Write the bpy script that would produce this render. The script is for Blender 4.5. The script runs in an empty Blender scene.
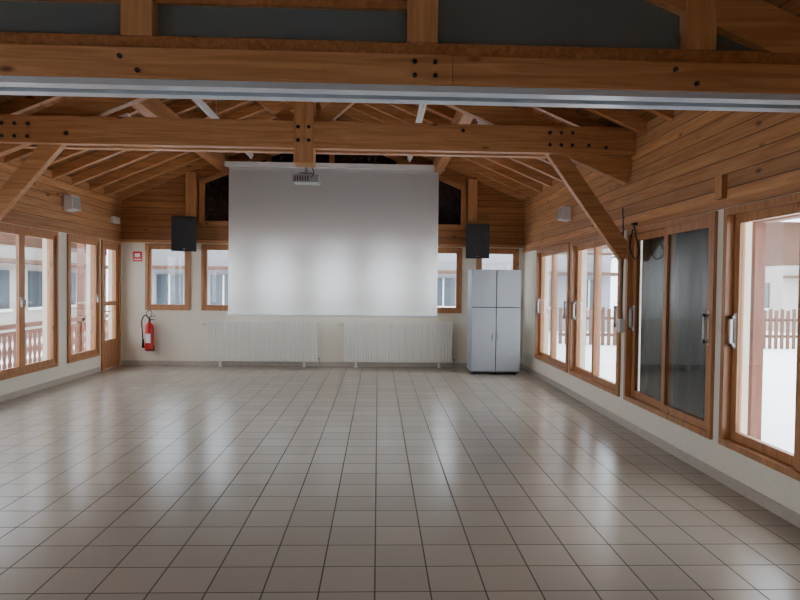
import bpy, bmesh, math, random
from mathutils import Vector, Matrix
random.seed(3)
S = bpy.context.scene
XL, XR, YB, YF = -5.1, 2.95, 12.5, -4.0
RX, RZ, SL = -0.95, 5.14, 0.42
def roofz(x): return RZ - SL*abs(x-RX)

# ---------------------------------------------------------------- materials
def newmat(name):
    m = bpy.data.materials.new(name); m.use_nodes = True
    nt = m.node_tree
    return m, nt, nt.nodes["Principled BSDF"]
def plain(name, col, rough=.5, metal=0, noise=.06, nscale=12, spec=.5, bump=0.0):
    m, nt, b = newmat(name)
    n = nt.nodes.new("ShaderNodeTexNoise"); n.inputs["Scale"].default_value = nscale
    tc = nt.nodes.new("ShaderNodeTexCoord"); nt.links.new(tc.outputs["Object"], n.inputs["Vector"])
    r = nt.nodes.new("ShaderNodeValToRGB")
    r.color_ramp.elements[0].position = .3; r.color_ramp.elements[1].position = .7
    r.color_ramp.elements[0].color = tuple(c*(1-noise) for c in col)+(1,)
    r.color_ramp.elements[1].color = tuple(min(1, c*(1+noise)) for c in col)+(1,)
    nt.links.new(n.outputs["Fac"], r.inputs[0]); nt.links.new(r.outputs[0], b.inputs["Base Color"])
    b.inputs["Roughness"].default_value = rough; b.inputs["Metallic"].default_value = metal
    b.inputs["Specular IOR Level"].default_value = spec
    if bump:
        bp = nt.nodes.new("ShaderNodeBump"); bp.inputs["Strength"].default_value = bump
        bp.inputs["Distance"].default_value = .01
        nt.links.new(n.outputs["Fac"], bp.inputs["Height"]); nt.links.new(bp.outputs[0], b.inputs["Normal"])
    return m
def wood(name, axis, c1, c2, plank=0, paxis='z', rough=.45):
    m, nt, b = newmat(name); N = nt.nodes.new; L = nt.links.new
    tc = N("ShaderNodeTexCoord")
    mp = N("ShaderNodeMapping")
    sc = {'x': (.8, 14, 14), 'y': (14, .8, 14), 'z': (14, 14, .8)}[axis]
    mp.inputs["Scale"].default_value = sc
    sep = N("ShaderNodeSeparateXYZ"); L(tc.outputs["Object"], sep.inputs[0])
    n = N("ShaderNodeTexNoise"); n.inputs["Scale"].default_value = 1.6
    n.inputs["Detail"].default_value = 5; n.inputs["Distortion"].default_value = 1.0
    r = N("ShaderNodeValToRGB")
    r.color_ramp.elements[0].position = .32; r.color_ramp.elements[1].position = .68
    r.color_ramp.elements[0].color = c1+(1,); r.color_ramp.elements[1].color = c2+(1,)
    if plank:
        dv = N("ShaderNodeMath"); dv.operation = 'DIVIDE'; dv.inputs[1].default_value = plank
        L(sep.outputs["XYZ".index(paxis.upper())], dv.inputs[0])
        fl = N("ShaderNodeMath"); fl.operation = 'FLOOR'; L(dv.outputs[0], fl.inputs[0])
        wn = N("ShaderNodeTexWhiteNoise"); wn.noise_dimensions = '1D'; L(fl.outputs[0], wn.inputs["W"])
        vm = N("ShaderNodeVectorMath"); vm.operation = 'MULTIPLY_ADD'
        L(wn.outputs["Color"], vm.inputs[0]); vm.inputs[1].default_value = (7, 7, 7)
        L(tc.outputs["Object"], vm.inputs[2]); L(vm.outputs[0], mp.inputs["Vector"])
    else:
        L(tc.outputs["Object"], mp.inputs["Vector"])
    L(mp.outputs[0], n.inputs["Vector"]); L(n.outputs["Fac"], r.inputs[0])
    col = r.outputs[0]
    vo = N("ShaderNodeTexVoronoi"); mk = N("ShaderNodeMapping")
    mk.inputs["Scale"].default_value = {'x': (2, 5, 5), 'y': (5, 2, 5), 'z': (5, 5, 2)}[axis]
    L(tc.outputs["Object"], mk.inputs["Vector"]); L(mk.outputs[0], vo.inputs["Vector"]); vo.inputs["Scale"].default_value = 1.0
    kr = N("ShaderNodeValToRGB"); kr.color_ramp.elements[0].position = .05; kr.color_ramp.elements[1].position = .13
    kr.color_ramp.elements[0].color = (.30, .22, .18, 1); kr.color_ramp.elements[1].color = (1, 1, 1, 1)
    L(vo.outputs["Distance"], kr.inputs[0])
    mx = N("ShaderNodeMix"); mx.data_type = 'RGBA'; mx.blend_type = 'MULTIPLY'; mx.inputs[0].default_value = 1
    L(col, mx.inputs[6]); L(kr.outputs[0], mx.inputs[7]); col = mx.outputs[2]
    if plank:
        mr = N("ShaderNodeMapRange"); mr.inputs[3].default_value = .76; mr.inputs[4].default_value = 1.18
        L(wn.outputs["Value"], mr.inputs[0])
        m2 = N("ShaderNodeVectorMath"); m2.operation = 'SCALE'; L(col, m2.inputs[0]); L(mr.outputs[0], m2.inputs["Scale"])
        fr = N("ShaderNodeMath"); fr.operation = 'FRACT'; L(dv.outputs[0], fr.inputs[0])
        gt = N("ShaderNodeMath"); gt.operation = 'GREATER_THAN'; gt.inputs[1].default_value = .08; L(fr.outputs[0], gt.inputs[0])
        m3 = N("ShaderNodeMapRange"); m3.inputs[3].default_value = .3; L(gt.outputs[0], m3.inputs[0])
        m4 = N("ShaderNodeVectorMath"); m4.operation = 'SCALE'; L(m2.outputs[0], m4.inputs[0]); L(m3.outputs[0], m4.inputs["Scale"])
        col = m4.outputs[0]
        bp = N("ShaderNodeBump"); bp.inputs["Strength"].default_value = .6; bp.inputs["Distance"].default_value = .01
        L(gt.outputs[0], bp.inputs["Height"]); L(bp.outputs[0], b.inputs["Normal"])
    L(col, b.inputs["Base Color"])
    b.inputs["Roughness"].default_value = rough
    return m
W1, W2 = (.43, .185, .068), (.65, .335, .15)
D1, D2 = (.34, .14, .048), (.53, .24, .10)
wood_x = wood("pine_beam_x", 'x', W1, W2)
wood_y = wood("pine_beam_y", 'y', D1, D2)
wood_z = wood("pine_post_z", 'z', W1, W2)
wood_fr = wood("window_frame_wood", 'z', (.36, .15, .058), (.52, .245, .105), rough=.35)
clad_y = wood("cladding_boards_side", 'y', W1, W2, .125, 'z')
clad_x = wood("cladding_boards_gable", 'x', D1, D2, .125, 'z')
roofbd = wood("roof_boards", 'y', (.24, .095, .03), (.38, .165, .06), .13, 'x')
plaster = plain("cream_plaster", (.82, .76, .64), .85, noise=.03, nscale=30, bump=.05)
skirt_m = plain("skirting_tile", (.50, .44, .37), .3)
white_en = plain("white_enamel", (.82, .79, .73), .35, noise=.01)
white_pl = plain("white_plastic", (.8, .8, .8), .4, noise=.01)
grey_cab = plain("grey_laminate", (.36, .38, .41), .4, noise=.02)
darkgap = plain("dark_gap", (.03, .03, .03), .7)
black = plain("black_plastic", (.012, .012, .014), .45)
blackg = plain("black_grille", (.02, .02, .022), .6, nscale=200, noise=.5)
steel = plain("bolt_steel", (.06, .06, .06), .45, metal=.6)
alu = plain("aluminium_track", (.60, .66, .74), .3, metal=.2, noise=.02)
red = plain("extinguisher_red", (.55, .015, .012), .3, noise=.02)
signred = plain("sign_red", (.7, .03, .03), .5)
greyp = plain("grey_plastic", (.35, .36, .37), .5)
snow = plain("snow", (.88, .90, .93), .8, noise=.03, nscale=.6)
facade = plain("facade_render", (.30, .30, .32), .9, noise=.05)
facade2 = plain("facade_cream", (.40, .37, .33), .9, noise=.05)
extwood = wood("exterior_wood", 'z', (.08, .035, .02), (.14, .06, .03), rough=.7)
balw = wood("balcony_wood", 'z', (.14, .045, .025), (.21, .08, .042), rough=.7)
extglass = plain("exterior_dark_glass", (.04, .055, .07), .1)
shade_m = plain("dark_blind_cloth", (.022, .036, .038), .8, nscale=1.5, noise=.25)
gableglass = plain("dark_gable_glass", (.012, .013, .016), .12)

def glassmat(name, tint, haze=0, hazecol=(.2,.22,.22)):
    m, nt, b = newmat(name); nt.nodes.remove(b)
    out = nt.nodes["Material Output"]
    tr = nt.nodes.new("ShaderNodeBsdfTransparent"); tr.inputs[0].default_value = tint+(1,)
    gl = nt.nodes.new("ShaderNodeBsdfGlossy"); gl.inputs["Roughness"].default_value = .02
    lw = nt.nodes.new("ShaderNodeLayerWeight"); lw.inputs[0].default_value = .5
    pw = nt.nodes.new("ShaderNodeMath"); pw.operation = 'POWER'; pw.inputs[1].default_value = 4
    nt.links.new(lw.outputs["Facing"], pw.inputs[0])
    ma = nt.nodes.new("ShaderNodeMath"); ma.operation = 'MULTIPLY_ADD'; ma.inputs[1].default_value = .9; ma.inputs[2].default_value = .04
    nt.links.new(pw.outputs[0], ma.inputs[0])
    mx = nt.nodes.new("ShaderNodeMixShader")
    base = tr.outputs[0]
    if haze:
        df = nt.nodes.new("ShaderNodeBsdfDiffuse"); df.inputs[0].default_value = hazecol+(1,)
        hm = nt.nodes.new("ShaderNodeMixShader"); hm.inputs[0].default_value = haze
        nt.links.new(tr.outputs[0], hm.inputs[1]); nt.links.new(df.outputs[0], hm.inputs[2]); base = hm.outputs[0]
    nt.links.new(ma.outputs[0], mx.inputs[0]); nt.links.new(base, mx.inputs[1]); nt.links.new(gl.outputs[0], mx.inputs[2])
    nt.links.new(mx.outputs[0], out.inputs[0])
    return m
glass = glassmat("window_glass", (.96, .98, .98))
glass_d = glassmat("tinted_glass", (.5, .58, .6), .6, (.22,.27,.28))

def floormat():
    m, nt, b = newmat("floor_tiles"); N = nt.nodes.new; L = nt.links.new
    tc = N("ShaderNodeTexCoord")
    br = N("ShaderNodeTexBrick"); br.offset = 0; br.squash = 1
    L(tc.outputs["Object"], br.inputs["Vector"])
    br.inputs["Scale"].default_value = 1; br.inputs["Brick Width"].default_value = .30; br.inputs["Row Height"].default_value = .30
    br.inputs["Mortar Size"].default_value = .0046; br.inputs["Mortar Smooth"].default_value = .1
    br.inputs["Color1"].default_value = (.41, .36, .30, 1); br.inputs["Color2"].default_value = (.45, .395, .33, 1)
    br.inputs["Mortar"].default_value = (.07, .057, .047, 1)
    n = N("ShaderNodeTexNoise"); n.inputs["Scale"].default_value = 30; n.inputs["Detail"].default_value = 3
    L(tc.outputs["Object"], n.inputs["Vector"])
    mr = N("ShaderNodeMapRange"); mr.inputs[3].default_value = .98; mr.inputs[4].default_value = 1.02; L(n.outputs["Fac"], mr.inputs[0])
    vs = N("ShaderNodeVectorMath"); vs.operation = 'SCALE'; L(br.outputs["Color"], vs.inputs[0]); L(mr.outputs[0], vs.inputs["Scale"])
    L(vs.outputs[0], b.inputs["Base Color"])
    r2 = N("ShaderNodeMapRange"); r2.inputs[3].default_value = .21; r2.inputs[4].default_value = .26; L(n.outputs["Fac"], r2.inputs[0])
    mx = N("ShaderNodeMix"); L(br.outputs["Fac"], mx.inputs[0]); L(r2.outputs[0], mx.inputs[2]); mx.inputs[3].default_value = .8
    L(mx.outputs[0], b.inputs["Roughness"])
    inv = N("ShaderNodeMath"); inv.operation = 'SUBTRACT'; inv.inputs[0].default_value = 1; L(br.outputs["Fac"], inv.inputs[1])
    bp = N("ShaderNodeBump"); bp.inputs["Strength"].default_value = .4; bp.inputs["Distance"].default_value = .004
    L(inv.outputs[0], bp.inputs["Height"]); L(bp.outputs[0], b.inputs["Normal"])
    return m
tiles = floormat()

def screenmat():
    m, nt, b = newmat("projection_fabric"); nt.nodes.remove(b); N = nt.nodes.new
    out = nt.nodes["Material Output"]
    d = N("ShaderNodeBsdfDiffuse"); t = N("ShaderNodeBsdfTranslucent"); mx = N("ShaderNodeMixShader")
    n = N("ShaderNodeTexNoise"); n.inputs["Scale"].default_value = 300
    r = N("ShaderNodeValToRGB"); r.color_ramp.elements[0].color = (.87, .88, .88, 1); r.color_ramp.elements[1].color = (.92, .93, .93, 1)
    nt.links.new(n.outputs["Fac"], r.inputs[0]); nt.links.new(r.outputs[0], d.inputs[0]); nt.links.new(r.outputs[0], t.inputs[0])
    mx.inputs[0].default_value = .5
    nt.links.new(d.outputs[0], mx.inputs[1]); nt.links.new(t.outputs[0], mx.inputs[2]); nt.links.new(mx.outputs[0], out.inputs[0])
    return m
fabric = screenmat()

# ---------------------------------------------------------------- builder
class B:
    def __init__(s, name): s.name = name; s.bm = bmesh.new(); s.mats = []
    def mi(s, m):
        if m not in s.mats: s.mats.append(m)
        return s.mats.index(m)
    def hexa(s, P, m):
        vs = [s.bm.verts.new(p) for p in P]; k = s.mi(m)
        for q in ((0,3,2,1),(4,5,6,7),(0,1,5,4),(1,2,6,5),(2,3,7,6),(3,0,4,7)):
            f = s.bm.faces.new([vs[i] for i in q]); f.material_index = k
    def box(s, x0, x1, y0, y1, z0, z1, m, M=None):
        x0, x1 = sorted((x0, x1)); y0, y1 = sorted((y0, y1)); z0, z1 = sorted((z0, z1))
        P = [Vector(p) for p in ((x0,y0,z0),(x1,y0,z0),(x1,y1,z0),(x0,y1,z0),(x0,y0,z1),(x1,y0,z1),(x1,y1,z1),(x0,y1,z1))]
        if M: P = [M @ p for p in P]
        s.hexa(P, m)
    def prism(s, pts, ext, m, smooth=False):
        ext = Vector(ext); a = [s.bm.verts.new(p) for p in pts]; b = [s.bm.verts.new(Vector(p)+ext) for p in pts]; k = s.mi(m)
        f = s.bm.faces.new(a); f.material_index = k
        f = s.bm.faces.new(b[::-1]); f.material_index = k
        for i in range(len(a)):
            j = (i+1) % len(a); f = s.bm.faces.new([a[i], b[i], b[j], a[j]]); f.material_index = k; f.smooth = smooth
    def beam(s, p0, p1, w, h, m, up=(0,0,1)):
        p0, p1 = Vector(p0), Vector(p1); d = (p1-p0).normalized(); r = d.cross(Vector(up)).normalized(); u = r.cross(d)
        P = []
        for p in (p0, p1):
            for a, b in ((-1,-1),(1,-1),(1,1),(-1,1)): P.append(p + r*a*w/2 + u*b*h/2)
        s.hexa(P, m)
    def cyl(s, p0, p1, r, m, n=16, r1=None):
        p0, p1 = Vector(p0), Vector(p1); r1 = r if r1 is None else r1
        d = (p1-p0).normalized(); a = d.orthogonal().normalized(); b = d.cross(a); k = s.mi(m)
        c0 = [s.bm.verts.new(p0+(a*math.cos(t)+b*math.sin(t))*r) for t in [2*math.pi*i/n for i in range(n)]]
        c1 = [s.bm.verts.new(p1+(a*math.cos(t)+b*math.sin(t))*r1) for t in [2*math.pi*i/n for i in range(n)]]
        for i in range(n):
            j = (i+1) % n; f = s.bm.faces.new([c0[i], c0[j], c1[j], c1[i]]); f.smooth = True; f.material_index = k
        f = s.bm.faces.new(c0[::-1]); f.material_index = k
        f = s.bm.faces.new(c1); f.material_index = k
    def lathe(s, c, prof, m, n=20):
        k = s.mi(m); rings = []
        for r, z in prof:
            rings.append([s.bm.verts.new((c[0]+r*math.cos(2*math.pi*i/n), c[1]+r*math.sin(2*math.pi*i/n), c[2]+z)) for i in range(n)])
        for A, C in zip(rings, rings[1:]):
            for i in range(n):
                j = (i+1) % n; f = s.bm.faces.new([A[i], A[j], C[j], C[i]]); f.smooth = True; f.material_index = k
        f = s.bm.faces.new(rings[0][::-1]); f.material_index = k
        f = s.bm.faces.new(rings[-1]); f.material_index = k
    def tube(s, pts, r, m, n=8):
        P = [Vector(p) for p in pts]; Q = []
        E = [P[0]*2-P[1]] + P + [P[-1]*2-P[-2]]
        for i in range(1, len(E)-2):
            for q in range(6):
                t = q/6; a, b, c, d = E[i-1:i+3]
                Q.append(.5*((2*b)+(-a+c)*t+(2*a-5*b+4*c-d)*t*t+(-a+3*b-3*c+d)*t**3))
        Q.append(P[-1])
        for a, b in zip(Q, Q[1:]):
            if (b-a).length > 1e-5: s.cyl(a, b, r, m, n)
    def done(s, bevel=0):
        bmesh.ops.recalc_face_normals(s.bm, faces=s.bm.faces)
        me = bpy.data.meshes.new(s.name); s.bm.to_mesh(me); s.bm.free()
        for m in s.mats: me.materials.append(m)
        o = bpy.data.objects.new(s.name, me); S.collection.objects.link(o)
        if bevel:
            md = o.modifiers.new("bevel", 'BEVEL'); md.width = bevel; md.segments = 2; md.limit_method = 'ANGLE'
        return o

# ---------------------------------------------------------------- shell
b = B("floor"); b.box(XL-.25, XR+.25, YF-.2, YB+.25, -.25, 0, tiles); b.done()

LW = [(-2.0,-.05),(1.3,3.25),(4.0,5.95),(6.04,7.99),(8.08,10.03),(10.35,11.5)]  # first window sits unseen behind the camera, added for light on the tie beam
RW = [(-2.0,-.08),(3.25,5.17),(5.31,7.23),(7.40,9.33),(9.45,11.4)]  # first window here is also unseen, added for the same light
DOORL = (11.6,12.42)
def sidewall(name, xin, out, wins, z0, z1, zw, ztop, doors=()):
    b = B(name); x0, x1 = xin, xin+out*.22
    ops = [(a, c, z0, z1) for a, c in wins] + [(a, c, 0, zd) for a, c, zd in doors]; ops.sort()
    y = YF
    for a, c, s0, s1 in ops:
        b.box(x0, x1, y, a, 0, zw, plaster)
        if s0 > 0: b.box(x0, x1, a, c, 0, s0, plaster)
        if s1 < zw: b.box(x0, x1, a, c, s1, zw, plaster)
        y = c
    b.box(x0, x1, y, YB, 0, zw, plaster)
    b.box(x0, x1, YF, YB, zw, ztop, clad_y)
    b.done()
sidewall("wall_left", XL, -1, LW, .30, 2.43, 2.47, roofz(XL)-.02, [(DOORL[0], DOORL[1], 2.43)])
sidewall("wall_right", XR, 1, RW, .33, 2.33, 2.37, roofz(XR)-.02)

BWz = (1.10, 2.42)
BW = [(-4.62,-3.74),(-3.52,-2.64),(-2.42,-1.54),(-1.32,-.44),(-.24,.64),(.80,1.69),(1.98,2.84)]
b = B("wall_back"); x = XL
for a, c in BW:
    b.box(x, a, YB, YB+.22, 0, 2.47, plaster); b.box(a, c, YB, YB+.22, 0, BWz[0], plaster); b.box(a, c, YB, YB+.22, BWz[1], 2.47, plaster); x = c
b.box(x, XR, YB, YB+.22, 0, 2.47, plaster)
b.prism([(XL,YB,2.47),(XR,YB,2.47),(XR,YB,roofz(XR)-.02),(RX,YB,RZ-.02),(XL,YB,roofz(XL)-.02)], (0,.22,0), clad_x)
b.done()
b = B("wall_front")
b.prism([(XL,YF,0),(XR,YF,0),(XR,YF,roofz(XR)-.02),(RX,YF,RZ-.02),(XL,YF,roofz(XL)-.02)], (0,-.2,0), plaster); b.done()

b = B("trim_1"); b.box(XL, XL+.03, YF, YB, 2.44, 2.50, wood_y); b.done()
b = B("trim_2"); b.box(XR-.03, XR, YF, YB, 2.34, 2.40, wood_y); b.done()
b = B("trim_3"); b.box(XL+.03, XR-.03, YB-.03, YB, 2.44, 2.50, wood_x); b.done()
b = B("baseboard_left"); b.box(XL, XL+.012, YF, DOORL[0]-.05, 0, .09, skirt_m); b.done()
b = B("baseboard_right"); b.box(XR-.012, XR, YF, YB, 0, .09, skirt_m); b.done()
b = B("baseboard_back"); b.box(XL+.012, XR-.012, YB-.012, YB, 0, .09, skirt_m); b.done()

b = B("ceiling")
OV = 1.2
for sx in (-1, 1):
    xe = (XL-OV) if sx < 0 else (XR+OV)
    b.prism([(RX,YF-.2,RZ),(xe,YF-.2,roofz(xe)),(xe,YF-.2,roofz(xe)+.2),(RX,YF-.2,RZ+.2)], (0,YB+1.4-YF,0), roofbd)
b.done()
b = B("roof_rafters")
y = YF+.3
while y < YB+.9:
    if not (YB-.06 < y < YB+.28):
        for sx, xe in ((-1, XL-OV), (1, XR+OV)):
            b.beam((RX, y, RZ-.07), (xe, y, roofz(xe)-.07), .08, .14, wood_x)
    y += .62
b.done()
b = B("roof_purlins")
for px in (RX, -3.05, 1.15):
    b.box(px-.08, px+.08, YF, YB-.01, roofz(px)-.40, roofz(px)-.15, wood_y)
b.done()

# ---------------------------------------------------------------- windows
cnt = [0]
def window(axis, n_in, out, s0, s1, z0, z1, sashes=2, slide=True, stile=.075, handle=True):
    cnt[0] += 1
    b = B("window_%d" % cnt[0])
    def wb(n0, n1, a, c, e, f, m):
        n0, n1 = n_in+out*n0, n_in+out*n1
        if axis == 'x': b.box(n0, n1, a, c, e, f, m)
        else: b.box(a, c, n0, n1, e, f, m)
    F = .055
    wb(-.03, .12, s0, s0+F, z0, z1, wood_fr); wb(-.03, .12, s1-F, s1, z0, z1, wood_fr)
    wb(-.03, .12, s0+F, s1-F, z0, z0+F, wood_fr); wb(-.03, .12, s0+F, s1-F, z1-F, z1, wood_fr)
    a0, a1 = s0+F, s1-F; w = (a1-a0)/sashes
    for i in range(sashes):
        lo, hi = a0+i*w, a0+(i+1)*w; off = 0 + (.05 if (slide and i % 2) else 0)
        if slide and sashes > 1:
            if i % 2: lo -= .03
            else: hi += .03
        n0, n1 = off-.01, off+.035
        wb(n0, n1, lo, lo+stile, z0+F, z1-F, wood_fr); wb(n0, n1, hi-stile, hi, z0+F, z1-F, wood_fr)
        wb(n0, n1, lo+stile, hi-stile, z0+F, z0+F+stile, wood_fr); wb(n0, n1, lo+stile, hi-stile, z1-F-stile, z1-F, wood_fr)
        wb(n0+.018, n0+.026, lo+stile, hi-stile, z0+F+stile, z1-F-stile, glass)
        if handle:
            hs = (hi-.045) if i % 2 == 0 else (lo+.045)
            if slide and sashes > 1: hs = lo+.04 if i % 2 == 0 else hi-.04
            if slide:
                wb(n0-.006, n0, hs-.015, hs+.015, 1.15, 1.45, white_pl)
                wb(n0-.05, n0-.03, hs-.012, hs+.012, 1.17, 1.43, white_pl)
                wb(n0-.05, n0-.006, hs-.012, hs+.012, 1.17, 1.2, white_pl); wb(n0-.05, n0-.006, hs-.012, hs+.012, 1.40, 1.43, white_pl)
            else:
                zc = (z0+z1)/2
                wb(n0-.01, n0, hs-.012, hs+.012, zc-.05, zc+.05, white_pl); wb(n0-.03, n0-.01, hs-.01, hs+.01, zc-.09, zc+.01, white_pl)
    b.done()
for a, c in LW: window('x', XL, -1, a, c, .30, 2.43, 2 if c-a > 1.5 else 1, False)
for a, c in RW: window('x', XR, 1, a, c, .33, 2.33, 2, True)
for a, c in BW: window('y', YB, 1, a, c, BWz[0], BWz[1], 1, False, .06, False)

b = B("door_1"); a, c = DOORL[0]+.002, DOORL[1]-.002; X = XL
def db(n0, n1, s0, s1, z0, z1, m): b.box(X-n0, X-n1, s0, s1, z0, z1, m)
db(-.03, .12, a, a+.06, 0.001, 2.428, wood_fr); db(-.03, .12, c-.06, c, 0.001, 2.428, wood_fr); db(-.03, .12, a+.06, c-.06, 2.37, 2.428, wood_fr)
db(0, .045, a+.06, a+.17, .01, 2.37, wood_fr); db(0, .045, c-.17, c-.06, .01, 2.37, wood_fr)
db(0, .045, a+.17, c-.17, .01, .55, wood_fr); db(0, .045, a+.17, c-.17, 2.26, 2.37, wood_fr); db(0, .045, a+.17, c-.17, 1.2, 1.28, wood_fr)
db(.018, .026, a+.17, c-.17, .55, 1.2, glass); db(.018, .026, a+.17, c-.17, 1.28, 2.26, glass)
b.box(X+.0, X+.02, a+.08, a+.13, .95, 1.18, greyp)
b.cyl((X+.02, a+.105, 1.1), (X+.07, a+.105, 1.1), .01, greyp); b.cyl((X+.07, a+.10, 1.1), (X+.07, a+.23, 1.1), .011, greyp)
b.done()

# dark curtain drawn behind one sliding group (soft folds)
b = B("blackout_curtain"); k = b.mi(shade_m); N_ = 120; cols = []
for i in range(N_+1):
    y = 5.33+1.88*i/N_; xo = XR+.165+.010*math.sin(i*.4)
    cols.append((b.bm.verts.new((xo, y, .36)), b.bm.verts.new((xo, y, 2.28))))
for c0, c1 in zip(cols, cols[1:]):
    f = b.bm.faces.new([c0[0], c1[0], c1[1], c0[1]]); f.material_index = k; f.smooth = True
b.box(XR+.15, XR+.2, 5.33, 7.21, 2.27, 2.33, shade_m)
b.done()

# ---------------------------------------------------------------- truss
def bolts(b, y, pts, r=.022):
    for x, z in pts: b.cyl((x, y, z), (x, y-.02, z), r, steel, 10)
def arb(b, y, w=.12, h=.28):
    for xe in (XL, XR):
        cz = roofz(xe)-.5; b.beam((RX, y, RZ-.5), (xe, y, cz), w, h, wood_x)
TY = 7.25
b = B("roof_truss")
b.box(XL, XR, TY-.16, TY-.06, 3.19, 3.50, wood_x); b.box(XL, XR, TY+.06, TY+.16, 3.19, 3.50, wood_x)
arb(b, TY)
b.box(RX-.02, RX+.20, TY-.19, TY+.11, 3.02, RZ-.45, wood_z)
kx = RX+.09
for sx in (-1, 1):
    b.beam((kx+sx*.08, TY, 3.45), (kx+sx*1.0, TY, 4.25), .10, .16, wood_x)
b.beam((2.0, TY, 3.30), (XR-.02, TY, 2.02), .10, .19, wood_x)
b.beam((-3.62, TY, 3.32), (XL+.02, TY, 1.62), .10, .19, wood_x)
bolts(b, TY-.16, [(-4.2+i*.14, 3.4-j*.14) for i in range(3) for j in range(2)]
      + [(1.95+i*.13, 3.42-j*.14) for i in range(3) for j in range(2)] + [(2.4, 3.28), (2.6, 3.26), (-3.5, 3.3), (.95,3.42)])
bolts(b, TY-.19, [(kx-.06+i*.12, 3.42-j*.15) for i in range(2) for j in range(2)])
b.done(.006)

PY = 3.8
b = B("partition_tie_beam")
b.box(XL, .42, PY-.14, PY+.14, 2.828, 3.005, wood_x); b.box(.424, XR, PY-.14, PY+.14, 2.828, 3.0, wood_x)
b.box(XL, XR, PY-.08, PY+.08, 3.0, 3.09, wood_y)
bolts(b, PY-.14, [(.20,2.96),(.32,2.96),(.20,2.88),(.32,2.88),(1.75,2.95),(1.88,2.87),(-3.2,2.92),(-1.5,2.95),(-1.4,2.87)], .014)
for i, pxx in enumerate((-4.82, -3.1, -1.425, .247, 1.93)):
    b.box(pxx-.09, pxx+.09, PY-.10, PY+.10, 3.09, roofz(pxx)-.42, wood_z)
arb(b, PY, .14, .26)
b.done(.006)
b = B("partition_track")
b.box(XL, XR, PY-.13, PY-.04, 2.79, 2.827, alu); b.box(XL, XR, PY+.04, PY+.12, 2.79, 2.827, alu); b.box(XL, XR, PY-.04, PY+.04, 2.82, 2.827, darkgap)
b.done()
xs = [-4.82, -3.1, -1.425, .247, 1.93, XR+.1]
for x0, x1 in zip(xs, xs[1:]):
    cnt[0] += 1; b = B("window_%d" % cnt[0]); x0 += .09; x1 -= .09
    x1 = min(x1, XR)
    z = 3.09; zt = lambda x: roofz(x)-.62
    pts = [(x0, PY, z), (x1, PY, z)]
    if zt(x1) > z+.05: pts.append((x1, PY, zt(x1)))
    if x0 < RX < x1: pts.append((RX, PY, zt(RX)))
    if zt(x0) > z+.05: pts.append((x0, PY, zt(x0)))
    if len(pts) < 3: b.bm.free(); continue
    b.prism(pts, (0, .008, 0), glass_d)
    b.box(x0, x1, PY-.03, PY+.03, z, z+.025, wood_y)
    if min(zt(x0), zt(x1)) > 3.4: b.box(x0, x1, PY-.035, PY+.035, 3.31, 3.36, wood_y)
    b.done()

cnt[0] += 1
b = B("window_%d" % cnt[0])
zt = lambda x: roofz(x)-.42
gx0, gx1 = -3.5, 1.70
b.prism([(gx0,YB-.02,2.88),(gx1,YB-.02,2.88),(gx1,YB-.02,zt(gx1)),(RX,YB-.02,zt(RX)),(gx0,YB-.02,zt(gx0))], (0,.018,0), gableglass)
for xx in (gx0, -2.2, RX, .38, gx1):
    b.box(xx-.05, xx+.05, YB-.07, YB-.0, 2.85, zt(xx), wood_z)
b.box(gx0, gx1, YB-.07, YB, 2.80, 2.88, wood_x)
for xe in (gx0, gx1): b.beam((RX,YB-.035,zt(RX)), (xe,YB-.035,zt(xe)), .07, .09, wood_x)
b.done()
b = B("gable_post"); b.box(-3.80, -3.60, YB-.16, YB-.001, 2.97, roofz(-3.7)-.16, wood_z); b.done(.005)
b = B("gable_post"); b.box(1.78, 1.96, YB-.16, YB-.001, 2.95, roofz(1.9)-.16, wood_z); b.done(.005)

SY = 12.12
b = B("projection_screen")
b.box(-3.03, 1.27, SY-.06, SY+.06, 3.90, 3.99, white_pl)
nx, nz = 30, 20; k = b.mi(fabric); g = []
for j in range(nz+1):
    g.append([b.bm.verts.new((-2.90+4.06*i/nx, SY+.006*math.sin(i*.5)*(1-j/nz), 1.05+2.85*j/nz)) for i in range(nx+1)])
for j in range(nz):
    for i in range(nx):
        f = b.bm.faces.new([g[j][i], g[j][i+1], g[j+1][i+1], g[j+1][i]]); f.material_index = k; f.smooth = True
b.cyl((-2.93, SY, 1.04), (1.19, SY, 1.04), .018, white_pl)
for xx in (-2.95, 1.2): b.box(xx-.02, xx+.02, SY+.06, YB-.07, 3.93, 3.98, white_pl)
b.done()

b = B("video_projector"); cx, cy, cz = -.87, 7.5, 2.90
b.box(cx-.15, cx+.15, cy-.12, cy+.12, cz-.045, cz+.045, greyp)
b.cyl((cx+.06, cy+.115, cz), (cx+.06, cy+.16, cz), .04, black); b.cyl((cx+.06, cy+.16, cz), (cx+.06, cy+.165, cz), .03, extglass)
for i in range(6): b.box(cx-.13+i*.03, cx-.115+i*.03, cy-.125, cy-.119, cz-.03, cz+.03, darkgap)
b.box(cx-.07, cx+.07, cy-.06, cy+.06, cz+.07, cz+.08, greyp)
for sx in (-1, 1):
    for sy in (-1, 1): b.cyl((cx+sx*.06, cy+sy*.05, cz+.075), (cx+sx*.11, cy+sy*.09, cz+.04), .008, greyp, 8)
b.cyl((cx, cy, cz+.08), (cx, cy, 3.17), .022, greyp); b.box(cx-.06, cx+.06, TY+.10, cy+.06, 3.16, 3.19, greyp)
b.tube([(cx+.05, cy-.1, cz), (cx+.1, cy-.16, cz+.05), (cx+.06, cy-.1, cz+.16), (cx+.03, cy-.02, cz+.25)], .006, black)
b.done(.004)

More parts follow.
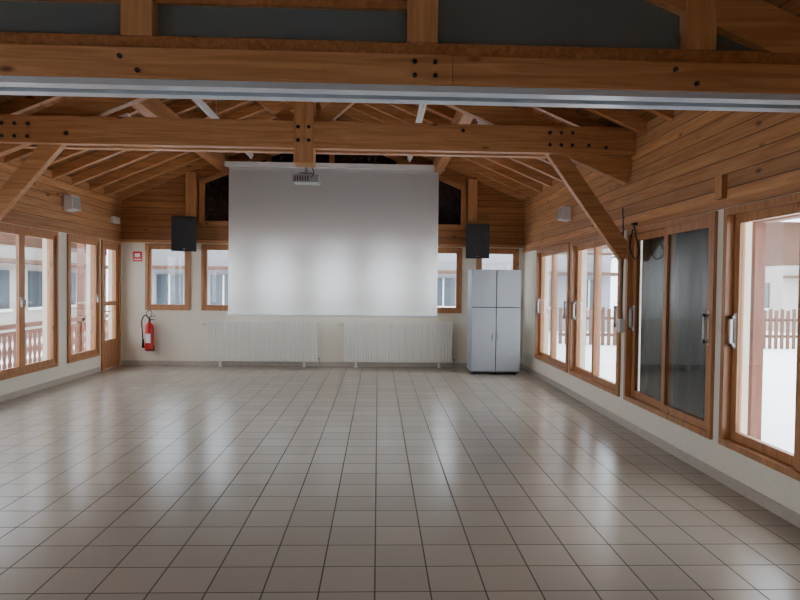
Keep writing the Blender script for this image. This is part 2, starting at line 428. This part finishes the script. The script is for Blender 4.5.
def speaker(x, z, yaw):
    b = B("loudspeaker")
    M = Matrix.Translation((x, YB-.36, z)) @ Matrix.Rotation(yaw, 4, 'Z') @ Matrix.Rotation(math.radians(8), 4, 'X')
    w, d, h = .23, .17, .33
    pts = [(-w,-d,-h),(w,-d,-h),(w*.7,d,-h),(-w*.7,d,-h)]
    P = [M @ Vector(p) for p in pts] + [M @ Vector((p[0],p[1],h)) for p in pts]
    b.hexa(P, black)
    b.box(-w+.02, w-.02, -d-.015, -d, -h+.02, h-.02, blackg, M)
    b.cyl(M @ Vector((0,-d-.015,-.10)), M @ Vector((0,-d-.022,-.10)), .15, black, 28); b.cyl(M @ Vector((0,-d-.022,-.10)), M @ Vector((0,-d-.026,-.10)), .12, blackg, 28)
    b.box(-.11, .11, -d-.02, -d-.015, .12, .25, black, M); b.box(-.02, .02, -d-.022, -d-.015, -.29, -.275, greyp, M)
    b.cyl(M @ Vector((0, d, 0)), (x, YB-.04, z+.03), .025, black, 10); b.box(x-.06, x+.06, YB-.045, YB-.001, z-.02, z+.14, black)
    b.done(.006)
speaker(-3.76, 2.60, math.radians(18)); speaker(1.96, 2.54, math.radians(-16))

def radiator(x0, x1):
    b = B("radiator"); y1 = YB-.05; z0, z1 = .11, .92
    b.box(x0, x1, y1-.02, y1, z0+.02, z1-.02, white_en)
    b.box(x0, x1, y1-.10, y1-.085, z0, z1, white_en)
    n = int((x1-x0)/.055)
    for i in range(n):
        xa = x0+(x1-x0)*(i+.5)/n
        b.prism([(xa-.018, y1-.10, z0+.03), (xa-.010, y1-.114, z0+.03), (xa+.010, y1-.114, z0+.03), (xa+.018, y1-.10, z0+.03)], (0, 0, z1-z0-.06), white_en)
        b.box(xa-.005, xa+.005, y1-.085, y1-.02, z1-.012, z1-.004, white_en)
    b.box(x0-.006, x0+.006, y1-.105, y1, z0+.01, z1, white_en); b.box(x1-.006, x1+.006, y1-.105, y1, z0+.01, z1, white_en)
    b.box(x0, x1, y1-.085, y1-.07, z1-.02, z1, white_en)
    for q in (.12, .88):
        xx = x0+(x1-x0)*q; b.box(xx-.02, xx+.02, y1-.07, y1-.03, 0, z0+.05, white_en); b.box(xx-.03, xx+.03, y1-.09, y1, 0, .012, white_en)
        b.box(xx-.02, xx+.02, y1, YB-.001, .7, .74, white_en)
    b.cyl((x1+.006, y1-.05, z0+.06), (x1+.05, y1-.05, z0+.06), .012, greyp, 10); b.cyl((x1+.05, y1-.05, z0+.07), (x1+.05, y1-.05, 0), .009, greyp, 10)
    b.cyl((x0-.006, y1-.05, z1-.08), (x0-.04, y1-.05, z1-.08), .012, greyp, 10); b.cyl((x0-.04, y1-.05, z1-.08), (x0-.10, y1-.05, z1-.08), .022, white_pl, 12)
    b.done()
radiator(-3.38, -1.20); radiator(-.69, 1.50)

b = B("storage_cabinet"); x0, x1, yf, yb = 1.745, 2.66, 11.45, 12.0; zs = 1.26
b.box(x0, x1, yf+.025, yb, .06, 1.96, grey_cab)
xm = (x0+x1)/2
b.box(x0+.004, x1-.004, yf+.018, yf+.025, .07, 1.955, darkgap)
for a, c in ((x0+.004, xm-.008), (xm+.008, x1-.004)):
    b.box(a, c, yf, yf+.018, .075, zs-.009, grey_cab); b.box(a, c, yf, yf+.018, zs+.009, 1.955, grey_cab)
b.box(x0+.02, x1-.02, yf+.05, yb-.03, .03, .06, darkgap)
for xx in (x0+.07, xm, x1-.07):
    for yy in (yf+.08, yb-.08): b.cyl((xx-.012, yy, .03), (xx+.012, yy, .03), .03, black, 14)
for s in (-1, 1):
    b.box(xm+s*.05-.008, xm+s*.05+.008, yf-.02, yf, .65, .78, greyp); b.cyl((xm+s*.05, yf, 1.4), (xm+s*.05, yf-.02, 1.4), .012, greyp, 10)
b.done()

b = B("fire_extinguisher"); ex, ey, ez = -4.50, YB-.12, .30
b.lathe((ex, ey, ez), [(.07,0),(.082,.012),(.085,.04),(.085,.44),(.075,.50),(.045,.535),(.028,.55),(.028,.58)], red)
b.lathe((ex, ey, ez), [(.087,.02),(.087,.035)], black)
b.box(ex-.05, ex+.05, ey-.088, ey-.083, ez+.16, ez+.34, white_pl)
b.lathe((ex, ey, ez), [(.024,.575),(.03,.59),(.03,.63),(.015,.645)], steel, 14)
b.beam((ex-.02, ey-.01, ez+.655), (ex+.12, ey-.03, ez+.70), .025, .012, black); b.beam((ex-.01, ey-.01, ez+.62), (ex+.11, ey-.03, ez+.62), .022, .012, black)
b.cyl((ex-.02, ey-.03, ez+.61), (ex-.02, ey-.05, ez+.61), .018, white_pl, 12)
b.tube([(ex, ey, ez+.61), (ex-.07, ey-.02, ez+.70), (ex-.14, ey-.02, ez+.60), (ex-.13, ey-.03, ez+.40), (ex-.11, ey-.04, ez+.22)], .012, black)
b.cyl((ex-.11, ey-.04, ez+.24), (ex-.105, ey-.04, ez+.06), .016, black, 12, .028)
b.tube([(ex, ey, ez+.64), (ex+.05, ey, ez+.74), (ex, ey+.01, ez+.80), (ex-.06, ey, ez+.75), (ex-.03, ey, ez+.66)], .007, black)
b.box(ex-.03, ex+.03, ey+.07, YB-.001, ez+.30, ez+.45, steel)
b.box(ex-.06, ex+.06, ey+.02, YB-.013, ez-.012, ez, steel); b.box(ex-.06, ex+.06, YB-.012, YB-.001, ez-.012, ez+.1, steel)
b.done()
b = B("fire_safety_sign"); b.box(-4.87, -4.69, YB-.006, YB, 2.06, 2.26, signred); b.box(-4.83, -4.73, YB-.008, YB-.006, 2.15, 2.22, white_pl); b.box(-4.85, -4.71, YB-.008, YB-.006, 2.09, 2.11, white_pl); b.done()

def walllamp(x, y, z, out, s=.13):
    b = B("wall_speaker_box")
    b.box(x, x+out*.02, y-.05, y+.05, z-.05, z+.05, greyp)
    b.prism([(x+out*.02, y-s, z-s*.9), (x+out*.17, y-s, z-s*.7), (x+out*.14, y-s, z+s*.9), (x+out*.02, y-s, z+s*.9)], (0, 2*s, 0), white_pl)
    b.prism([(x+out*.172, y-s+.02, z-s*.65), (x+out*.178, y-s+.02, z-s*.65), (x+out*.15, y-s+.02, z+s*.8), (x+out*.144, y-s+.02, z+s*.8)], (0, 2*s-.04, 0), greyp)
    b.done(.004)
walllamp(XL, 10.35, 2.92, 1, .14); walllamp(XR, 9.5, 2.78, -1, .12)
b = B("emergency_light"); b.box(XL, XL+.06, 12.0, 12.3, 2.78, 2.90, white_pl); b.box(XL+.06, XL+.068, 12.02, 12.28, 2.795, 2.885, white_en); b.done(.004)
b = B("door_rail_bracket"); b.box(XR-.05, XR, 5.18, 5.29, 2.42, 2.62, wood_z); b.done(.004)

def batten(p0, p1, name="fluorescent_light"):
    b = B(name); p0, p1 = Vector(p0), Vector(p1); d = (p1-p0).normalized()
    b.beam(p0, p1, .09, .05, white_pl); q = Vector((0, 0, -.045))
    b.cyl(p0+q+d*.04, p1+q-d*.04, .018, white_pl, 10)
    b.beam(p0+q+d*.01, p0+q+d*.05, .05, .05, white_pl); b.beam(p1+q-d*.05, p1+q-d*.01, .05, .05, white_pl)
    for t in (.25, .75):
        m = p0.lerp(p1, t); b.cyl(m, (m.x, m.y, roofz(m.x)-.01), .008, greyp, 6)
    b.done()
for xx in (-2.45, .58):
    batten((xx, 8.0, 4.1), (xx, 9.9, 4.1)); batten((xx, 10.1, 4.1), (xx, 12.0, 4.1))
def slopebatten(y, xa, xb):
    batten((xa, y, roofz(xa)-.2), (xb, y, roofz(xb)-.2))
slopebatten(8.6, 1.35, 2.5); slopebatten(8.6, -4.6, -3.4)  # pale strips along the roof slope, built from the batten shape

b = B("hanging_cable")
cxx = XR-.06
b.tube([(cxx, 6.95, 2.38), (cxx, 6.9, 2.25), (cxx-.02, 6.75, 2.05), (cxx, 6.9, 1.98), (cxx, 7.05, 2.12), (cxx, 6.98, 2.32)], .008, black)
b.tube([(cxx, 7.28, 2.6), (cxx+.02, 7.29, 2.1), (cxx+.02, 7.3, 1.5), (cxx+.03, 7.3, 1.25)], .008, black)
b.box(cxx-.02, XR, 7.25, 7.33, 1.12, 1.28, white_pl); b.box(XR-.08, XR, 6.92, 6.98, 2.36, 2.39, steel)
b.done()

# ---------------------------------------------------------------- exterior
b = B("snow_ground"); n = 24; k = b.mi(snow); g = []
for j in range(n+1):
    row = []
    for i in range(n+1):
        X, Y = -70+140*i/n, -40+130*j/n
        row.append(b.bm.verts.new((X, Y, -.45+.12*math.sin(X*.3)*math.cos(Y*.27))))
    g.append(row)
for j in range(n):
    for i in range(n):
        f = b.bm.faces.new([g[j][i], g[j][i+1], g[j+1][i+1], g[j+1][i]]); f.material_index = k; f.smooth = True
b.done()
b = B("balcony_deck"); b.box(-6.98, XL-.25, -2, 18, -.33, -.2, snow); b.box(-7.15, -7.0, -2, 18, -.55, -.3, balw); b.done()
b = B("balcony_railing"); bx = -6.9
b.box(bx-.06, bx+.06, -2, 18, .74, .80, balw); b.box(bx-.03, bx+.03, -2, 18, .62, .68, balw); b.box(bx-.03, bx+.03, -2, 18, -.08, -.02, balw)
b.box(bx-.07, bx+.07, -2, 18, .80, .83, balw)
prof = [(.055,0),(.055,.10),(.025,.16),(.06,.26),(.066,.34),(.025,.46),(.05,.54),(.055,.64)]
y = -1.9
while y < 18:
    pts = [(bx-.012, y+w, -.02+z) for w, z in prof] + [(bx-.012, y-w, -.02+z) for w, z in reversed(prof)]
    b.prism(pts, (.024, 0, 0), balw); y += .17
y = -2
while y <= 18: b.box(bx-.06, bx+.06, y-.06, y+.06, -.2, 2.6, balw); y += 3.33
b.done()
def house(name, x0, x1, y0, y1, h, wm, rows=1, ridge='y'):
    b = B(name); z0 = -.5
    b.box(x0, x1, y0, y1, z0, h*.55, wm); b.box(x0-.02, x1+.02, y0-.02, y1+.02, h*.55, h, extwood if wm is not facade else facade)
    xm, ym = (x0+x1)/2, (y0+y1)/2; o = 1.0
    if ridge == 'y':
        r = (x1-x0)*.22
        b.prism([(x0-o,y0-o,h-.3),(xm,y0-o,h+r),(x1+o,y0-o,h-.3),(x1+o,y0-o,h-.05),(xm,y0-o,h+r+.35),(x0-o,y0-o,h-.05)], (0,y1-y0+2*o,0), snow)
        b.prism([(x0,y0,h),(x1,y0,h),(xm,y0,h+r-.1)], (0,y1-y0,0), extwood)
    else:
        r = (y1-y0)*.22
        b.prism([(x0-o,y0-o,h-.3),(x0-o,ym,h+r),(x0-o,y1+o,h-.3),(x0-o,y1+o,h-.05),(x0-o,ym,h+r+.35),(x0-o,y0-o,h-.05)], (x1-x0+2*o,0,0), snow)
        b.prism([(x0,y0,h),(x0,y1,h),(x0,ym,h+r-.1)], (x1-x0,0,0), extwood)
    for rI in range(rows):
        zz = .7+rI*2.6
        x = x0+1
        while x < x1-1.5:
            b.box(x, x+1.1, y0-.06, y0-.02, zz, zz+1.3, extglass); b.box(x-.1, x+1.2, y0-.1, y0-.02, zz-.1, zz, white_pl); b.box(x+.52, x+.58, y0-.08, y0-.06, zz, zz+1.3, white_pl); x += 2.3
        y = y0+1
        while y < y1-1.5:
            for X, sg in ((x0, -1), (x1, 1)):
                b.box(X+sg*.02, X+sg*.06, y, y+1.1, zz, zz+1.3, extglass); b.box(X+sg*.02, X+sg*.1, y-.1, y+1.2, zz-.1, zz, white_pl)
            y += 2.3
    b.box(x0, x1, y0-.9, y0, 2.23, 2.35, extwood); b.box(x0, x1, y0-.92, y0-.86, 3.15, 3.25, extwood)
    b.box(x1, x1+.9, y0, y1, 2.23, 2.35, extwood); b.box(x1+.86, x1+.92, y0, y1, 3.15, 3.25, extwood)
    b.done()
house("chalet", -26, -12.5, 17, 29, 5.2, facade2)
house("chalet", -10.5, -1.5, 27, 36, 5.4, facade, ridge='x')
house("chalet", 1.5, 11, 29, 38, 5.0, facade)
house("chalet", 20, 32, 30, 42, 5.2, facade2, ridge='x')
b = B("veranda_posts")
for y in (4.4, 7.87, 11.3, 14.7):
    b.box(4.83, 4.97, y-.07, y+.07, -.5, 2.6, balw); b.beam((4.9, y, 1.7), (4.9, y+.8, 2.55), .1, .1, balw)
b.box(4.82, 4.98, -1, 14.8, 2.5, 2.62, balw)
b.done()
b = B("garden_fence")
for i in range(45):
    b.box(6.5+i*.22, 6.5+i*.22+.12, 22, 22.04, -.5, .9+.05*(i % 2), extwood)
b.box(6.5, 16.4, 22.04, 22.1, .5, .6, extwood); b.box(6.5, 16.4, 22.04, 22.1, -.1, 0, extwood); b.done()

# ---------------------------------------------------------------- world (overcast)
w = bpy.data.worlds.new("overcast_sky"); S.world = w; w.use_nodes = True; nt = w.node_tree
bg = nt.nodes["Background"]; bg.inputs["Strength"].default_value = 7.8
tc = nt.nodes.new("ShaderNodeTexCoord"); sp = nt.nodes.new("ShaderNodeSeparateXYZ"); cr = nt.nodes.new("ShaderNodeValToRGB")
nt.links.new(tc.outputs["Generated"], sp.inputs[0]); nt.links.new(sp.outputs["Z"], cr.inputs[0]); nt.links.new(cr.outputs[0], bg.inputs["Color"])
cr.color_ramp.elements[0].position = 0; cr.color_ramp.elements[0].color = (.83, .90, 1, 1)
cr.color_ramp.elements[1].position = 1; cr.color_ramp.elements[1].color = (.93, .96, 1, 1)

# ---------------------------------------------------------------- camera
cam = bpy.data.cameras.new("camera"); co = bpy.data.objects.new("camera", cam); S.collection.objects.link(co)
cam.sensor_width = 36; cam.lens = 620/800*36; cam.clip_start = .05; cam.clip_end = 500
th, p, ph = .0355, .0237, .012
f = Vector((math.sin(th)*math.cos(p), math.cos(th)*math.cos(p), -math.sin(p)))
r0 = Vector((math.cos(th), -math.sin(th), 0)); u0 = r0.cross(f)
r = r0*math.cos(ph)+u0*math.sin(ph); u = u0*math.cos(ph)-r0*math.sin(ph)
M = Matrix((r, u, -f)).transposed().to_4x4(); M.translation = (0, 0, 1.65)
co.matrix_world = M
S.camera = co
